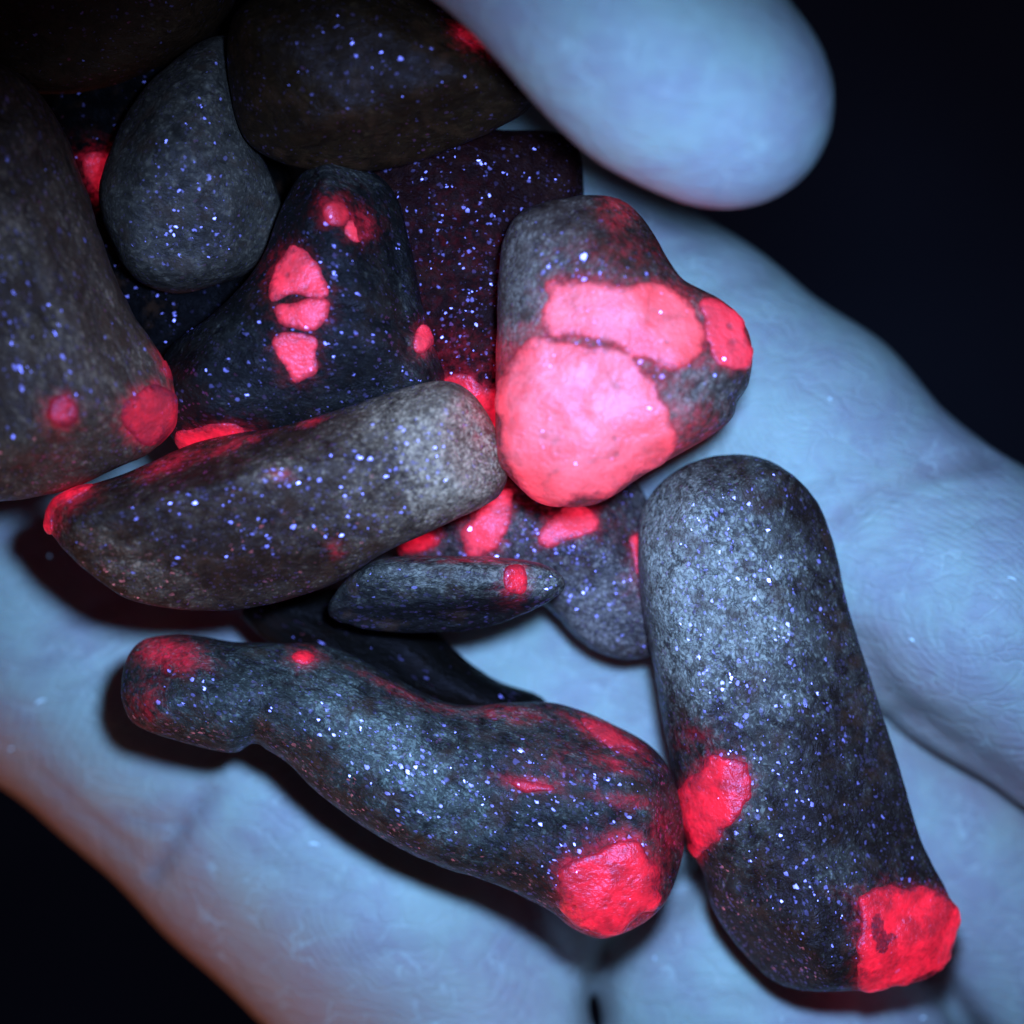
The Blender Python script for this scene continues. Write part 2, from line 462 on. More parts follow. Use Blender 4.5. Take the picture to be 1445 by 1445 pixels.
# creases: polyline in photo pixels, width px, depth mm, only on the top side
XX, YY = G[0][:, :, 0], G[1][:, :, 0]
kk = S * (1 + 3 / CAMZ)
PX, PY = XX / kk + 722.5 + 0 * YY, 722.5 - YY / kk + 0 * XX
creases = [
    ([(1000, 1230), (930, 1290), (870, 1350)], 34, 2.0),
    ([(1205, 900), (1240, 965), (1290, 1005), (1350, 1045), (1445, 1115), (1600, 1230)], 16, 0.7),
    ([(990, 1235), (920, 1280), (866, 1340), (848, 1390), (842, 1445), (850, 1600)], 22, 2.4),
    ([(1270, 1330), (1340, 1392), (1380, 1450), (1440, 1520)], 16, 1.2),
    ([(215, 1235), (240, 1195), (268, 1150), (300, 1115)], 11, 0.9),
    ([(40, 1090), (110, 1150), (180, 1205)], 9, 0.35),
    ([(60, 905), (120, 870), (185, 845)], 10, 0.6),
    ([(40, 945), (110, 920), (190, 895)], 9, 0.5),
    ([(90, 985), (150, 950), (210, 905)], 9, 0.4),
    ([(0, 760), (60, 800), (110, 860)], 10, 0.35),
    ([(1140, 700), (1200, 668), (1300, 640)], 9, 0.4),
    ([(1215, 790), (1290, 745), (1380, 725)], 9, 0.4),
    ([(1260, 1000), (1320, 1000), (1370, 1020)], 9, 0.3),
    ([(880, 330), (940, 350), (1010, 345)], 9, 0.35),
    ([(330, 1180), (400, 1220), (480, 1250)], 9, 0.25),
    ([(170, 1150), (215, 1165), (260, 1160)], 8, 0.4),
    ([(1010, 1400), (1080, 1415), (1160, 1405)], 9, 0.3),
    ([(1180, 740), (1230, 700), (1300, 668), (1385, 650)], 14, 0.85),
    ([(1200, 765), (1290, 715), (1390, 690)], 9, 0.3),
    ([(1000, 420), (1050, 395), (1100, 385)], 12, 0.3),
    ([(1250, 1010), (1300, 1020), (1340, 1050)], 8, 0.25),
    ([(860, 900), (900, 960), (900, 1010)], 14, 0.4),
    ([(1120, 560), (1170, 545), (1230, 560)], 8, 0.15),
    ([(500, 1350), (560, 1330), (640, 1340)], 12, 0.2),
]
CR = np.zeros(PX.shape)
for P, w, dp in creases:
    CR = CR + dp * np.exp(-(line_dist(P, PX, PY) / w) ** 2)
CR += 0.16 * waves(XX, YY, 0, 5, 14)
ztop = np.clip((G[2] + 26) / 6, 0, 1) * np.clip((14 - G[2]) / 5, 0, 1)
hand = hand + (CR[:, :, None] * ztop).astype(np.float32) * 0.9
HV, HF = surface_nets(hand, (hx[0], hy[0], hz[0]), HH)
HV = relax(HV, HF, 4, 0.5)

def hand_z(px, py, guess=0.0):
    """height of the skin under a photo pixel, below the thumb"""
    z = guess
    for _ in range(3):
        p = mm(px, py, z)
        i = int(round((p[0] - hx[0]) / HH)); j = int(round((p[1] - hy[0]) / HH))
        col = hand[i, j, :]
        k0 = int((16 - hz[0]) / HH)
        ks = np.nonzero(col[:k0] < 0)[0]
        if len(ks) == 0: return z
        k = ks[-1]
        a, b = col[k], col[k + 1]
        z = hz[0] + (k + a / (a - b)) * HH
    return float(z)

vpx = HV[:, 0] / (S * (1 - HV[:, 2] / CAMZ)) + 722.5
vpy = 722.5 - HV[:, 1] / (S * (1 - HV[:, 2] / CAMZ))
cr = np.zeros(len(HV))
for P, w, dp in creases:
    cr = np.maximum(cr, min(1, dp * 1.3) * np.exp(-(line_dist(P, vpx, vpy) / (w * 1.3)) ** 2))
# warm edge light painted into the skin along the rim, redder between the fingers
rim = line_dist([(-400, 790), (0, 1110), (420, 1445), (700, 1700)], vpx, vpy)
warmth = np.exp(-(rim / 95) ** 2) + 0.45 * np.exp(-(line_dist([(1225, 930), (1330, 1030), (1500, 1160)], vpx, vpy) / 60) ** 2)
warmth += 0.35 * np.exp(-(line_dist([(200, 1240), (500, 1420), (700, 1445)], vpx, vpy) / 120) ** 2)
ridge = 400.0 + 0 * vpx
for cx_, cy_, ang, sx in ((1345, 905, 38, 1.9), (1190, 500, 40, 0.6), (1330, 1120, 40, 0.5), (600, 1330, 35, 1.8), (1130, 1420, 50, 0.6)):
    ca, sa = math.cos(math.radians(ang)), math.sin(math.radians(ang))
    uu = ((vpx - cx_) * ca + (vpy - cy_) * sa) / sx; vv = -(vpx - cx_) * sa + (vpy - cy_) * ca
    ridge = np.minimum(ridge, np.sqrt(uu * uu + vv * vv + 60))
person = make_mesh('person', HV, HF, skin_material(), loc=(0, 0, -30), attrs={'crease': cr, 'warmlit': np.clip(warmth, 0, 1), 'ridge': ridge * 0.72})
person['label'] = 'open bare hand with thumb raised, cupping the heap of dark stones in blue light'
person['category'] = 'hand'

# ------------------------------------------------------------------ the stones
DARK = (0.028, 0.013, 0.009)
RUBY = (0.80, 0.012, 0.045)
GROUP = 'tumbled stones with glowing red crystals heaped in the hand'

def stone(label, outline, zc, half, R, seed, mat, tilt=(0, 0), rubies=(), zones=(), stains=(), zone0=0.2, cuts=(), grooves=(), rough=0.32, h=0.36, p=2.5, facets=9):
    facet_planes = []
    P = spline([mm(x, y, zc)[:2] for x, y in outline])
    lo = P.min(0) - 1.6; hi = P.max(0) + 1.6
    cx, cy = P.mean(0)
    ext = half + abs(tilt[0]) * (hi[0] - lo[0]) / 2 + abs(tilt[1]) * (hi[1] - lo[1]) / 2 + 1.6
    def field(xs, ys, zs):
        X2, Y2 = xs[:, None], ys[None, :]
        d2 = poly_dist(P, X2 + 0 * Y2, Y2 + 0 * X2)
        X, Y, Z = xs[:, None, None], ys[None, :, None], zs[None, None, :]
        zm = zc + tilt[0] * (X2 - cx) + tilt[1] * (Y2 - cy)
        a = np.maximum(d2 + R, 0)[:, :, None]
        dome = (1 - 0.10 * np.clip(1 + d2 / (R * 2.2), 0, 1))[:, :, None]
        b = np.abs(Z - zm[:, :, None]) * R / (half * dome)
        f = (a ** p + b ** p) ** (1 / p) - R
        inner = np.clip(-d2 / 2.0, 0.15, 1)[:, :, None]
        f = f * (half / R if half < R else 1.0)
        f = f + rough * waves(X, Y, Z, seed, 9) * inner + rough * 0.45 * waves(X, Y, Z, seed + 1, 3.6) * inner + 0.035 * waves(X, Y, Z, seed + 2, 1.5)
        for (qx, qy, qz), (nx_, ny_, nz_), kx in cuts:      # worn flat faces
            q = mm(qx, qy, qz); nn = np.array([nx_, ny_, nz_], float); nn /= np.linalg.norm(nn)
            f = smax(f, (X - q[0]) * nn[0] + (Y - q[1]) * nn[1] + (Z - q[2]) * nn[2], kx)
        for nn, dd in facet_planes:
            f = smax(f, X * nn[0] + Y * nn[1] + Z * nn[2] - dd, 0.42)
        for L, w, dp in grooves:
            LL = [mm(x, y, zc + half * 0.8)[:2] for x, y in L]
            dd = line_dist(LL, X2 + 0 * Y2, Y2 + 0 * X2)
            f = f + (dp * np.exp(-(dd / w) ** 2))[:, :, None]
        return f
    h2_ = 1.0
    V, _f = surface_nets(field(np.arange(lo[0], hi[0], h2_), np.arange(lo[1], hi[1], h2_), np.arange(zc - ext, zc + ext, h2_)), (lo[0], lo[1], zc - ext), h2_)
    rs = np.random.RandomState(seed * 3 + 1)
    for _ in range(facets):
        th = rs.uniform(0, 6.283); nz_ = rs.uniform(0.5, 0.96); q = math.sqrt(1 - nz_ * nz_)
        nn = np.array([q * math.cos(th), q * math.sin(th), nz_])
        facet_planes.append((nn, float((V @ nn).max()) - rs.uniform(0.5, 1.35)))
    xs = np.arange(lo[0], hi[0], h); ys = np.arange(lo[1], hi[1], h); zs = np.arange(zc - ext, zc + ext, h)
    V, Fc = surface_nets(field(xs, ys, zs), (xs[0], ys[0], zs[0]), h)
    V = relax(V, Fc, 1, 0.4)
    k = S * (1 - V[:, 2] / CAMZ)
    vx = V[:, 0] / k + 722.5; vy = 722.5 - V[:, 1] / k
    zone = np.full(len(V), zone0)
    for x, y, rx, ry, ang, amt in zones:
        ca, sa = math.cos(math.radians(ang)), math.sin(math.radians(ang))
        u = (vx - x) * ca + (vy - y) * sa; v = -(vx - x) * sa + (vy - y) * ca
        zone += amt * np.exp(-(u / rx) ** 2 - (v / ry) ** 2)
    red = np.zeros(len(V))
    for x, y, rx, ry, ang, amt in stains:
        ca, sa = math.cos(math.radians(ang)), math.sin(math.radians(ang))
        u = (vx - x) * ca + (vy - y) * sa; v = -(vx - x) * sa + (vy - y) * ca
        red = np.maximum(red, amt * np.exp(-((u / rx) ** 2 + (v / ry) ** 2) ** 1.3))
    for rb in rubies:
        Q = spline(rb['p'])
        d = poly_dist(Q, vx, vy)
        m = rb.get('halo', 0.5) * np.exp(-np.clip(d, 0, None) / rb.get('hw', 9.0)) * (V[:, 2] > zc - half * 0.4)  # scattered glow around the crystal, painted into the red mask
        red = np.maximum(red, m)
    base = np.array([cx, cy, V[:, 2].min()])
    ob = make_mesh('tumbled_stone', V, Fc, mat, loc=base, attrs={'zone': zone, 'ruby': np.clip(red, 0, 1)})
    ob['label'] = label; ob['category'] = 'stone'; ob['group'] = GROUP
    for rb in rubies:
        zr = rb.get('z', zc + half * 0.75)
        Q = spline([mm(x, y, zr)[:2] for x, y in rb['p']])
        l2 = np.maximum(Q.min(0) - 0.9, lo - 0.6); h2 = np.minimum(Q.max(0) + 0.9, hi + 0.6)
        hr = rb.get('h', 0.24)
        depth = rb.get('depth', half * 0.9) * 0.75
        rx_ = np.arange(l2[0], h2[0], hr); ry_ = np.arange(l2[1], h2[1], hr); rz_ = np.arange(zr - depth - 1.2, zc + ext + 0.6, hr)
        f = field(rx_, ry_, rz_) - rb.get('proud', 0.16)
        A, B = rx_[:, None] + 0 * ry_[None, :], ry_[None, :] + 0 * rx_[:, None]
        dq = poly_dist(Q, A, B)
        ws = min(1.0, float(np.ptp(Q[:, 0]) + np.ptp(Q[:, 1])) / 14.0)
        wob = ws * 0.40 * waves(A, B, 0, seed + 31, 2.8) + ws * 0.16 * waves(A, B, 0, seed + 32, 1.1)
        f = smax(f, (dq + wob)[:, :, None] + 0 * f, 0.35)
        f = smax(f, (zr - depth) - rz_[None, None, :] + 0 * f, 0.4)
        f[0] = f[-1] = 1; f[:, 0] = f[:, -1] = 1
        for L, w, dp in rb.get('grooves', ()):
            LL = [mm(x, y, zr)[:2] for x, y in L]
            f = f + (dp * np.exp(-(line_dist(LL, A, B) / w) ** 2))[:, :, None]
        RV, RF = surface_nets(f, (rx_[0], ry_[0], rz_[0]), hr)
        if len(RV) < 20: continue
        dv = poly_dist(Q, RV[:, 0], RV[:, 1]) + ws * 0.40 * waves(RV[:, 0], RV[:, 1], 0, seed + 31, 2.8) + ws * 0.16 * waves(RV[:, 0], RV[:, 1], 0, seed + 32, 1.1)
        k = S * (1 - RV[:, 2] / CAMZ)
        rx2 = RV[:, 0] / k + 722.5; ry2 = 722.5 - RV[:, 1] / k
        pale = np.zeros(len(RV))
        for x, y, ax_, ay_, amt in rb.get('pale', ()):
            pale = np.maximum(pale, amt * np.exp(-((rx2 - x) / ax_) ** 2 - ((ry2 - y) / ay_) ** 2))
        for x, y, ax_, ay_, amt in rb.get('dark', ()):
            dv = np.maximum(dv, -0.1 + 0 * dv) if False else dv + amt * np.exp(-(((rx2 - x) / ax_) ** 2 + ((ry2 - y) / ay_) ** 2) ** 2)
        edge = np.clip(-dv / rb.get('soft', 0.9), 0, 1)
        make_mesh('ruby_crystal', RV, RF, rb['m'], parent=ob, loc=base, attrs={'edge': edge, 'pale': pale})
    return ob

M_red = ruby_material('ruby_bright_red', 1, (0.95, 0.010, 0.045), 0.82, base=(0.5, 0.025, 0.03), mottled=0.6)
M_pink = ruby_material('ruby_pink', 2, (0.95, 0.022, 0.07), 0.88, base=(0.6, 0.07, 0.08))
M_dim = ruby_material('ruby_dim_red', 3, (0.62, 0.010, 0.035), 0.62, base=(0.4, 0.03, 0.035), spark=0.7, mottled=0.5)  # weaker emission stands in for less torchlight reaching these crystals
M_hot = ruby_material('ruby_hotspot_pink', 4, (0.98, 0.03, 0.065), 0.95, base=(0.6, 0.08, 0.07), hotspot=0.9, mottled=0.4)

GREY = (0.30, 0.31, 0.33)
# 1 long stone leaning on the fingers at the right
stone('long flat dark grey stone at right across the fingers, its far tip glowing red',
      [(900, 745), (922, 692), (972, 654), (1035, 641), (1095, 656), (1145, 700), (1172, 765), (1196, 860), (1234, 980), (1270, 1090), (1300, 1190), (1342, 1270), (1353, 1325), (1332, 1368), (1290, 1388), (1200, 1397), (1105, 1393), (1055, 1352), (1010, 1290), (986, 1225), (962, 1160), (944, 1060), (925, 960), (905, 850)],
      7.5, 7.0, 5.0, 11, rock_material('rock_right', 1.0, DARK, (0.66, 0.53, 0.43), 1.0, 0.25, -70, 1.5), tilt=(0.0, 0.05),
      zone0=0.05, zones=[(1150, 1280, 200, 150, 0, -0.12), (990, 830, 110, 140, 0, 1.0), (930, 740, 60, 60, 0, 0.6), (1110, 980, 50, 30, 0, 0.35), (1060, 880, 120, 60, 20, 0.35), (1060, 1140, 40, 110, 5, 0.22), (1190, 1240, 60, 40, 30, 0.25), (1120, 720, 60, 40, 0, -0.15)],
      stains=[(985, 1040, 40, 25, 0, 0.35), (1200, 1260, 40, 14, 0, 0.25)],
      rubies=[dict(p=[(985, 1078), (1010, 1062), (1045, 1068), (1060, 1095), (1055, 1125), (1030, 1160), (1000, 1195), (985, 1218), (970, 1190), (960, 1150), (964, 1110)], m=M_red, z=12, depth=9),
              dict(p=[(1212, 1268), (1250, 1250), (1290, 1250), (1335, 1262), (1362, 1290), (1362, 1340), (1335, 1380), (1290, 1398), (1215, 1400), (1212, 1340), (1206, 1300)], m=M_red, z=11, depth=12, proud=0.3,
                   grooves=[([(1250, 1320), (1275, 1290), (1310, 1270)], 0.5, 0.15)], dark=[(1240, 1308, 9, 20, 3.0), (1256, 1322, 20, 8, 3.0), (1246, 1336, 10, 10, 2.5)])],
      cuts=[((1060, 900, 13.4), (0.10, 0.05, 1), 0.5), ((1150, 1100, 13.2), (0.42, 0.1, 1), 0.4)],
      grooves=[([(1085, 1060), (1100, 1090), (1110, 1150)], 1.2, 0.25), ([(990, 1250), (1060, 1245), (1110, 1260)], 1.0, 0.25), ([(1140, 1195), (1210, 1205), (1280, 1200)], 1.0, 0.2)])

# 2 long waisted stone at the bottom
stone('long waisted dark stone lowest in the heap, round red spot on its thick right end',
      [(174, 985), (180, 930), (204, 902), (260, 896), (330, 907), (400, 909), (470, 911), (530, 938), (600, 978), (660, 994), (720, 992), (790, 995), (860, 1020), (915, 1050), (947, 1090), (962, 1150), (963, 1200), (942, 1265), (905, 1303), (852, 1323), (808, 1308), (768, 1278), (700, 1246), (620, 1220), (530, 1175), (450, 1118), (398, 1068), (360, 1056), (325, 1062), (255, 1046), (195, 1022)],
      9.5, 6.0, 4.2, 21, rock_material('rock_bottom', 2.0, (0.020, 0.014, 0.011), (0.42, 0.40, 0.32), 1.1, 0.4, -35, 1.6), rough=0.35,
      zone0=0.12, zones=[(520, 1030, 150, 50, 38, 0.4), (600, 1100, 120, 60, 30, 0.12), (700, 1010, 60, 20, 10, 0.3), (760, 1230, 90, 50, 20, -0.2), (330, 1020, 90, 30, 5, 0.12), (850, 1010, 80, 12, 22, 0.5)],
      stains=[(240, 925, 55, 26, 10, 0.85), (210, 990, 30, 40, 0, 0.42), (430, 928, 26, 14, 0, 0.75), (560, 975, 70, 7, 25, 0.4), (720, 1008, 60, 14, 5, 0.5), (860, 1045, 80, 12, 28, 0.75), (750, 1105, 50, 13, 8, 0.85), (865, 1078, 45, 11, 22, 0.75), (880, 1130, 50, 13, 10, 0.65), (935, 1180, 28, 50, 0, 0.45), (800, 1080, 70, 40, 10, 0.25), (620, 1000, 70, 8, 12, 0.3)],
      rubies=[dict(p=[(790, 1222), (830, 1198), (880, 1175), (915, 1195), (928, 1235), (922, 1280), (890, 1308), (850, 1320), (815, 1305), (795, 1270)], m=M_red, z=12, depth=9, soft=1.1, halo=0.7, hw=14, proud=0.2),
              dict(p=[(815, 1010), (850, 1020), (900, 1050), (905, 1062), (860, 1050), (825, 1030)], m=M_dim, z=11, depth=5, soft=0.5),
              dict(p=[(412, 925), (430, 918), (446, 928), (436, 938), (418, 936)], m=M_red, z=12, depth=3, soft=0.6),
              dict(p=[(712, 1098), (740, 1095), (780, 1106), (775, 1115), (735, 1114)], m=M_dim, z=13.5, depth=4, soft=0.6)],
      grooves=[([(352, 1062), (362, 1025), (366, 990)], 0.7, 0.45), ([(470, 925), (600, 1000), (740, 1030)], 1.0, 0.18)])

# 3 broad stone above it at the left, pale right end
stone('boat-shaped stone with blunt pale grey right end and pointed left tip glowing red',
      [(62, 738), (70, 712), (105, 692), (180, 668), (260, 630), (330, 612), (400, 603), (500, 572), (580, 545), (632, 537), (668, 556), (697, 600), (714, 645), (713, 684), (685, 712), (620, 744), (545, 778), (480, 820), (400, 848), (330, 861), (250, 859), (180, 845), (128, 808), (84, 765)],
      15.8, 7.0, 5.8, 31, rock_material('rock_front', 3.0, (0.040, 0.015, 0.008), (0.85, 0.48, 0.31), 1.0, 0.25, 18, 1.0, lift=0.9),
      zone0=0.05, zones=[(632, 640, 105, 130, 0, 0.85), (600, 575, 90, 40, -15, 0.5), (652, 660, 18, 80, -15, 0.6), (560, 650, 26, 90, -12, -0.25), (385, 665, 40, 18, -10, 0.5), (200, 800, 110, 30, 30, 0.28), (510, 730, 60, 50, 0, 0.15), (330, 780, 90, 40, 0, -0.1)],
      stains=[(240, 655, 60, 14, -22, 0.6), (330, 628, 60, 9, -20, 0.6), (440, 596, 30, 6, -18, 0.6), (395, 672, 24, 12, 0, 0.55), (475, 775, 14, 14, 0, 0.65), (680, 600, 30, 70, -15, 0.42)],
      cuts=[((640, 640, 21.6), (0.16, 0.10, 1), 0.4), ((560, 720, 20.8), (0.05, -0.42, 1), 0.4)],
      rubies=[dict(p=[(60, 735), (68, 708), (100, 688), (135, 686), (118, 705), (90, 728), (78, 752), (66, 752)], m=M_red, z=15, depth=6, proud=0.2)])

# 4 pink stone
stone('squarish stone with the largest bright pink patches, one corner pointing right',
      [(700, 640), (701, 500), (703, 400), (709, 340), (732, 303), (780, 283), (840, 276), (885, 286), (915, 318), (940, 362), (965, 397), (1010, 420), (1045, 450), (1060, 490), (1058, 532), (1040, 582), (1008, 611), (960, 640), (900, 676), (850, 708), (802, 716), (750, 701), (716, 670)],
      16.2, 7.5, 5.4, 41, rock_material('rock_pink', 4.0, (0.055, 0.020, 0.014), (0.52, 0.33, 0.26), 1.0, 0.3, 55, 1.0, glow=(0.75, 0.03, 0.07)), tilt=(0, -0.06),
      zone0=0.3, zones=[(740, 430, 60, 70, 0, 0.55), (730, 330, 40, 30, 0, 0.35), (960, 560, 40, 60, 0, 0.4), (900, 340, 60, 50, 0, -0.25), (1000, 560, 40, 40, 0, 0.3)],
      stains=[(870, 300, 30, 40, 0, 0.55), (860, 360, 90, 30, 0, 0.35), (720, 500, 50, 30, 0, 0.8), (950, 600, 70, 50, 0, 0.7), (890, 505, 90, 40, 20, 0.9), (800, 475, 90, 24, 5, 0.9), (745, 690, 60, 30, 0, 0.5), (960, 630, 80, 20, -30, 0.4)],
      rubies=[dict(p=[(702, 560), (712, 505), (740, 484), (790, 482), (830, 482), (866, 492), (912, 524), (945, 575), (962, 610), (945, 640), (900, 668), (855, 700), (805, 714), (752, 700), (716, 662), (700, 620)], m=M_hot, z=23, depth=9, halo=0.6, hw=18, soft=0.9,
                   pale=[(820, 560, 110, 110, 1.0), (870, 600, 60, 60, 0.5)]),
              dict(p=[(764, 432), (772, 400), (800, 388), (860, 392), (930, 398), (970, 412), (992, 440), (1000, 475), (990, 512), (945, 524), (902, 502), (862, 484), (800, 478), (772, 460)], m=M_hot, z=24, depth=8, halo=0.6, hw=14,
                   pale=[(840, 440, 90, 50, 0.8), (940, 460, 50, 50, 0.5)], grooves=[([(935, 400), (925, 440), (930, 480)], 0.6, 0.1)]),
              dict(p=[(985, 425), (1020, 425), (1050, 452), (1064, 490), (1060, 515), (1030, 522), (1000, 512), (992, 470)], m=M_pink, z=20, depth=8, proud=0.3, soft=0.5)],
      grooves=[([(970, 540), (1010, 560), (1040, 560)], 0.8, 0.5)])

# 5 thin sliver
stone('thin pointed sliver of dark stone with a small red band near its right tip',
      [(462, 855), (480, 828), (505, 802), (545, 787), (620, 784), (700, 786), (765, 796), (796, 816), (790, 838), (740, 866), (680, 888), (600, 896), (520, 890), (470, 875)],
      11.5, 5.2, 3.2, 51, rock_material('rock_sliver', 5.0, (0.016, 0.012, 0.011), (0.42, 0.32, 0.25), 1.0, 0.5, 5, 1.5), rough=0.12,
      zone0=0.12, zones=[(640, 810, 110, 28, 0, 0.8), (765, 818, 36, 20, 0, 0.9), (620, 876, 220, 24, -4, -0.6), (530, 815, 40, 20, 0, 0.1)],  # lit top facet and shaded lower face painted through the zone tone
      stains=[(725, 820, 24, 34, 0, 0.6), (700, 790, 120, 6, 0, 0.5)],
      rubies=[dict(p=[(714, 800), (738, 798), (745, 820), (738, 838), (715, 838), (708, 820)], m=M_red, z=13.5, depth=3, soft=0.7)],
      facets=3, cuts=[((620, 836, 15.3), (0.03, -0.84, 0.54), 0.25), ((620, 800, 15.6), (0, 0.12, 1), 0.8)],
      grooves=[([(480, 868), (600, 872), (720, 862)], 0.22, 0.3), ([(490, 880), (600, 884), (700, 874)], 0.2, 0.25)])

# 6 round stone under the pink one
stone('half-hidden speckled stone under the bright pink stone with two red spots on its upper half',
      [(560, 775), (565, 735), (600, 700), (680, 670), (780, 655), (860, 660), (905, 690), (925, 760), (935, 850), (930, 915), (900, 930), (860, 927), (820, 906), (790, 874), (760, 850), (700, 842), (630, 815), (580, 800)],
      3.4, 5.4, 5.0, 61, rock_material('rock_under_pink', 6.0, (0.020, 0.011, 0.012), (0.50, 0.34, 0.30), 1.0, 0.1, 0, 1.9),
      zone0=0.3, zones=[(850, 860, 70, 60, 0, 0.5)], stains=[(800, 740, 90, 40, 0, 0.3), (890, 820, 20, 40, 0, 0.3)],
      rubies=[dict(p=[(650, 745), (672, 725), (700, 690), (722, 690), (720, 730), (708, 770), (690, 785), (662, 783)], m=M_pink, z=8, depth=5),
              dict(p=[(756, 760), (768, 735), (800, 715), (838, 718), (848, 740), (835, 755), (800, 762), (775, 772)], m=M_pink, z=8, depth=5),
              dict(p=[(565, 780), (575, 760), (600, 752), (622, 758), (618, 772), (590, 780)], m=M_red, z=6, depth=5),
              dict(p=[(888, 762), (905, 755), (910, 790), (900, 815), (892, 790)], m=M_pink, z=7, depth=4)])

# 7 dark stone with a row of three red crystals
stone('dark triangular stone with a column of three bright red crystals down its middle',
      [(236, 492), (300, 445), (368, 374), (402, 290), (430, 246), (480, 232), (530, 246), (562, 282), (580, 350), (596, 430), (612, 490), (626, 540), (600, 610), (450, 645), (300, 655), (240, 615), (225, 545)],
      12.5, 7.0, 6.5, 71, rock_material('rock_three_spots', 7.0, (0.012, 0.009, 0.008), (0.28, 0.21, 0.17), 0.9, 0.4, -25, 0.7, brown=0.25, spec=0.15), tilt=(0, 0.14), rough=0.4,
      zone0=-0.06, zones=[(480, 250, 60, 25, 0, 0.4), (600, 480, 40, 70, 0, 0.4), (540, 420, 30, 90, -10, 0.12), (300, 470, 60, 30, -30, 0.15), (480, 560, 100, 30, 0, 0.1)],
      stains=[(480, 300, 40, 30, 0, 0.25)],
      rubies=[dict(p=[(377, 388), (388, 360), (410, 344), (434, 358), (455, 380), (466, 408), (458, 418), (425, 417), (384, 424), (376, 405)], m=M_pink, z=20, depth=5, halo=0.3),
              dict(p=[(388, 428), (425, 422), (463, 424), (462, 450), (444, 470), (410, 465), (389, 452)], m=M_pink, z=19.5, depth=5, halo=0.3, grooves=[([(395, 448), (425, 452), (455, 450)], 0.3, 0.08)]),
              dict(p=[(386, 480), (406, 467), (448, 474), (450, 500), (444, 527), (415, 542), (400, 522), (386, 498)], m=M_pink, z=18.5, depth=5, halo=0.3, grooves=[([(392, 498), (445, 500)], 0.3, 0.08)]),
              dict(p=[(452, 290), (465, 278), (485, 282), (492, 300), (480, 316), (458, 312)], m=M_dim, z=21, depth=4, soft=0.5),
              dict(p=[(488, 306), (505, 296), (524, 310), (522, 330), (500, 337), (484, 324)], m=M_pink, z=21, depth=4, soft=0.6),
              dict(p=[(586, 482), (591, 466), (602, 460), (612, 470), (611, 486), (600, 500), (587, 498)], m=M_pink, z=13, depth=6, proud=0.35, soft=0.5),
              dict(p=[(255, 620), (275, 606), (320, 602), (355, 606), (350, 625), (300, 640), (258, 640)], m=M_red, z=10, depth=5)],
      grooves=[([(470, 440), (540, 452), (600, 465)], 0.35, 0.45), ([(550, 330), (562, 400), (570, 460)], 0.5, 0.3)])
# 8 big stone on the left
stone('big grey-brown stone cut off by the left edge, two dim red spots low down',
      [(-120, 80), (-40, 85), (15, 98), (55, 130), (92, 190), (130, 280), (162, 372), (202, 455), (236, 512), (247, 562), (240, 604), (208, 640), (150, 665), (80, 694), (0, 707), (-110, 700), (-160, 400)],
      17.0, 8.0, 7.0, 81, rock_material('rock_left', 8.0, (0.080, 0.034, 0.020), (0.60, 0.32, 0.20), 0.8, 0.6, -62, 0.8), tilt=(0.03, 0.0), rough=0.5,
      zone0=0.22, zones=[(0, 330, 50, 70, 0, 0.5), (60, 500, 80, 60, 0, 0.12), (120, 500, 40, 90, -25, 0.12)],
      stains=[(85, 585, 34, 36, 0, 0.5), (200, 590, 50, 44, 0, 0.45), (60, 650, 90, 20, -15, 0.12)],
      rubies=[dict(p=[(172, 600), (178, 565), (205, 542), (235, 545), (246, 565), (244, 595), (220, 618), (190, 625)], m=M_dim, z=21, depth=9, soft=1.2, halo=0.6, hw=10),
              dict(p=[(66, 580), (75, 562), (92, 556), (106, 570), (106, 592), (90, 605), (72, 600)], m=M_dim, z=24, depth=4, soft=1.3, halo=0.6, hw=10),
              dict(p=[(222, 495), (232, 505), (240, 530), (236, 540), (226, 520)], m=M_dim, z=19, depth=4, soft=0.5)],
      grooves=[([(60, 230), (100, 340), (150, 440)], 1.6, 0.5), ([(20, 420), (80, 480), (170, 510)], 2.0, 0.3)])
# 9 pear-shaped bluish stone
stone('smooth blue-grey pear-shaped stone in the upper left between two bigger dark stones',
      [(240, 95), (290, 60), (340, 60), (365, 130), (362, 200), (388, 262), (398, 320), (360, 375), (300, 402), (245, 412), (190, 392), (156, 335), (142, 270), (168, 190), (205, 130)],
      11.5, 7.0, 6.5, 91, rock_material('rock_pear', 9.0, (0.055, 0.036, 0.028), (0.45, 0.30, 0.22), 0.7, 0.1, 0, 0.8, fine=0.7),
      zone0=0.2, zones=[(250, 250, 70, 60, 0, 0.18), (290, 130, 60, 60, 0, 0.1)])
# 10 top left corner
stone('large blackish brown stone in the top left corner of the photo',
      [(-150, -120), (100, -160), (330, -120), (335, -20), (300, 40), (235, 85), (150, 120), (60, 130), (-40, 110), (-150, 80)],
      11.0, 7.5, 6.5, 101, rock_material('rock_corner', 10.0, (0.085, 0.032, 0.015), (0.45, 0.20, 0.09), 0.6, 0.2, 0, 0.4, fine=0.7, spec=0.15), zone0=0.02)
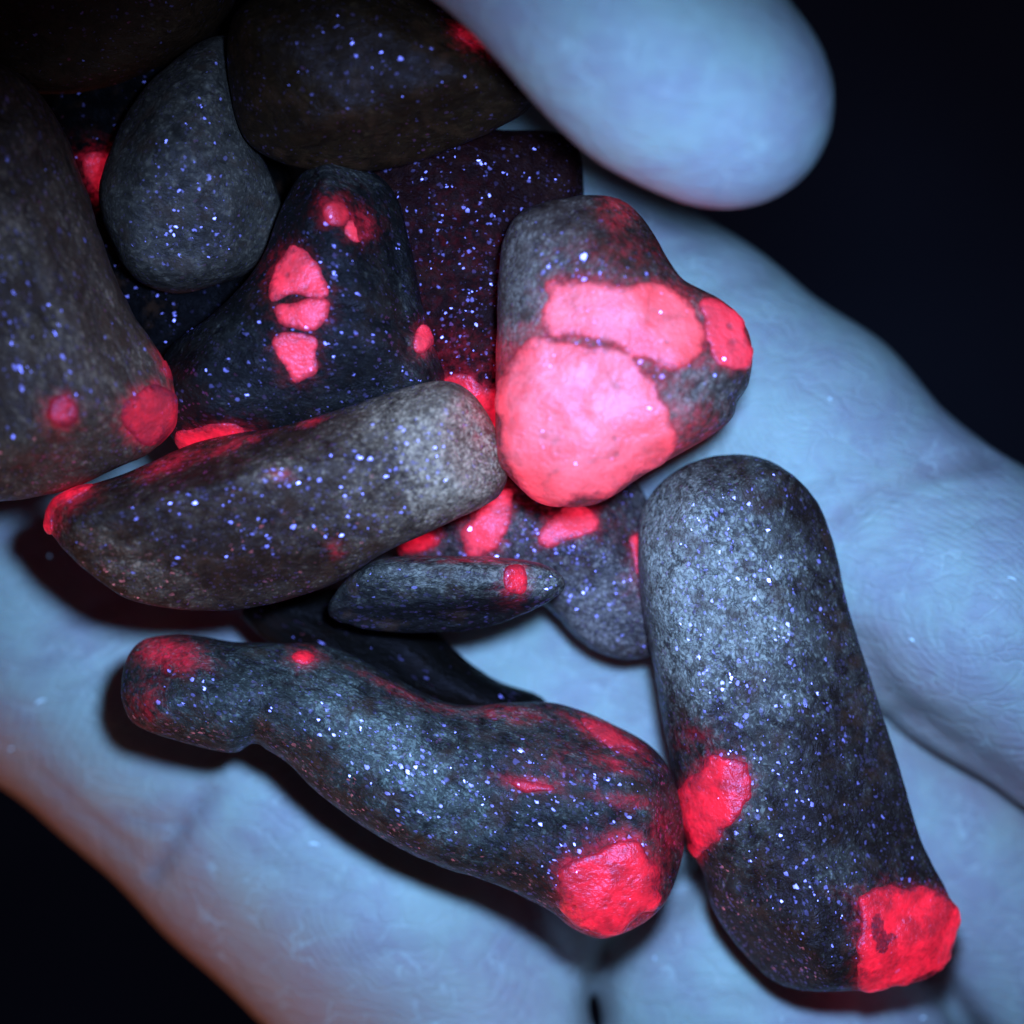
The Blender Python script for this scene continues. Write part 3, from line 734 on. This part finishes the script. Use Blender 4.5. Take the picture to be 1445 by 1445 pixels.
# 11 top centre
stone('dark olive-brown stone partly behind the raised thumb, red spot at its edge',
      [(322, 60), (345, 10), (420, -30), (560, -30), (660, 20), (722, 62), (762, 115), (748, 150), (690, 185), (620, 215), (545, 236), (470, 241), (400, 230), (348, 200), (326, 140)],
      15.5, 6.0, 6.0, 111, rock_material('rock_top', 11.0, (0.030, 0.012, 0.005), (0.20, 0.09, 0.035), 0.6, 0.2, 0, 0.4, fine=0.7, spec=0.15), zone0=0.04,
      stains=[(668, 52, 30, 14, 15, 0.3)],
      rubies=[dict(p=[(645, 45), (668, 38), (695, 52), (698, 64), (672, 66), (650, 58)], m=M_dim, z=18.5, depth=4, soft=0.8)])
# 12 maroon stone
stone('dark maroon stone speckled with blue glints, tucked behind the left of the pink stone',
      [(430, 250), (520, 190), (620, 170), (700, 185), (770, 186), (812, 204), (822, 250), (818, 340), (780, 480), (740, 580), (710, 640), (640, 640), (600, 560), (540, 470), (470, 390), (430, 320)],
      6.5, 6.5, 6.0, 121, rock_material('rock_maroon', 12.0, (0.018, 0.004, 0.004), (0.13, 0.035, 0.025), 0.8, 0.1, 0, 0.6, spec=0.06, brown=0.2), zone0=0.05,
      stains=[(650, 520, 70, 60, 0, 0.35), (640, 400, 80, 140, 0, 0.10)],
      rubies=[dict(p=[(626, 540), (650, 528), (690, 545), (712, 575), (705, 620), (670, 620), (640, 580)], m=M_red, z=11, depth=6, halo=0.6, hw=12)])
# 13 stone under the sliver, its colour taken near black for the shade
stone('stone darkened to deepen the shade between the thin sliver and the long waisted stone',
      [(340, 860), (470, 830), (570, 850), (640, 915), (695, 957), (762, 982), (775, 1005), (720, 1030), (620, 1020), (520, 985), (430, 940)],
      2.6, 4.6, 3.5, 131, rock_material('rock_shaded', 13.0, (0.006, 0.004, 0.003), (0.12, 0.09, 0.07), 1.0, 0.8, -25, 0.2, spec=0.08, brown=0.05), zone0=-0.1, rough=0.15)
# 14 low stone at the upper left, widened and blackened to fill shaded gaps
stone('stone blackened for the shaded gap beside the pear-shaped stone, one dim red spot',
      [(-20, 60), (60, -120), (330, -130), (360, 100), (410, 240), (430, 360), (380, 480), (280, 560), (180, 560), (110, 440), (50, 300), (10, 180)],
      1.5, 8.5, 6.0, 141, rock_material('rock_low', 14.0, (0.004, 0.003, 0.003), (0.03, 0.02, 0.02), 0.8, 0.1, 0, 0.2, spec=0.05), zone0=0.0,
      rubies=[dict(p=[(115, 222), (135, 212), (160, 225), (160, 255), (145, 275), (125, 260)], m=M_dim, z=8.5, depth=5, soft=0.8)])

# ------------------------------------------------------------------ lint fibres on the skin
tl = NT('lint_fibre')
cc = tl.coords(2)
pp = tl.n('BsdfPrincipled', {'Base Color': tl.mix(tl.noise(cc, 3.0), (0.7, 0.8, 0.95), (0.95, 0.97, 1.0)), 'Roughness': 0.7,
                             'Emission Color': (0.30, 0.60, 1.0, 1), 'Emission Strength': 0.45})
tl.t.links.new(pp.outputs[0], tl.out.inputs[0])
def lint(label, x, y, length, ang, r=0.07):
    rs = random.Random(int(x * 7 + y))
    z = hand_z(x, y) + r
    p0 = mm(x, y, z)
    n, m = 7, 6
    V = []; F = []
    for i in range(n):
        s = (i / (n - 1) - 0.5) * length
        a = math.radians(-ang)
        bow = 0.12 * length * math.sin(i / (n - 1) * 3.14)
        cxp = p0 + np.array([math.cos(a) * s - math.sin(a) * bow, math.sin(a) * s + math.cos(a) * bow, 0.02])
        rr = r * (1 - 0.75 * abs(2 * i / (n - 1) - 1) ** 2) * rs.uniform(0.8, 1.2)
        for j in range(m):
            b = j / m * 2 * math.pi
            V.append(cxp + rr * np.array([-math.sin(a) * math.cos(b), math.cos(a) * math.cos(b), math.sin(b)]))
    for i in range(n - 1):
        for j in range(m):
            F.append([i * m + j, i * m + (j + 1) % m, (i + 1) * m + (j + 1) % m, (i + 1) * m + j])
    o = make_mesh('lint_fibre', np.array(V), np.array(F), tl.m, loc=p0)
    o['label'] = label; o['category'] = 'lint'; o['group'] = 'lint fibres shining on the skin'
lint('tiny white lint fibre on the palm left of the narrow end of the waisted stone', 57, 991, 0.9, -25)
lint('tiny blue-white lint speck near the ruddy lower left edge of the hand', 17, 1057, 0.5, -20)
lint('tiny bright lint fleck on the palm under the shadow of the waisted stone', 443, 1192, 0.8, 10, 0.09)
lint('tiny lint fleck on the index finger between the pink stone and the joint crease', 1171, 563, 0.3, 40)
lint('tiny curved lint fibre near the right edge on the index finger', 1428, 817, 0.7, 20)
lint('tiny blue lint fleck right of the long right stone on the index finger', 1287, 904, 0.55, 35, 0.09)
lint('tiny lint speck at the bottom edge below the red tip of the right stone', 1303, 1437, 0.4, 0)
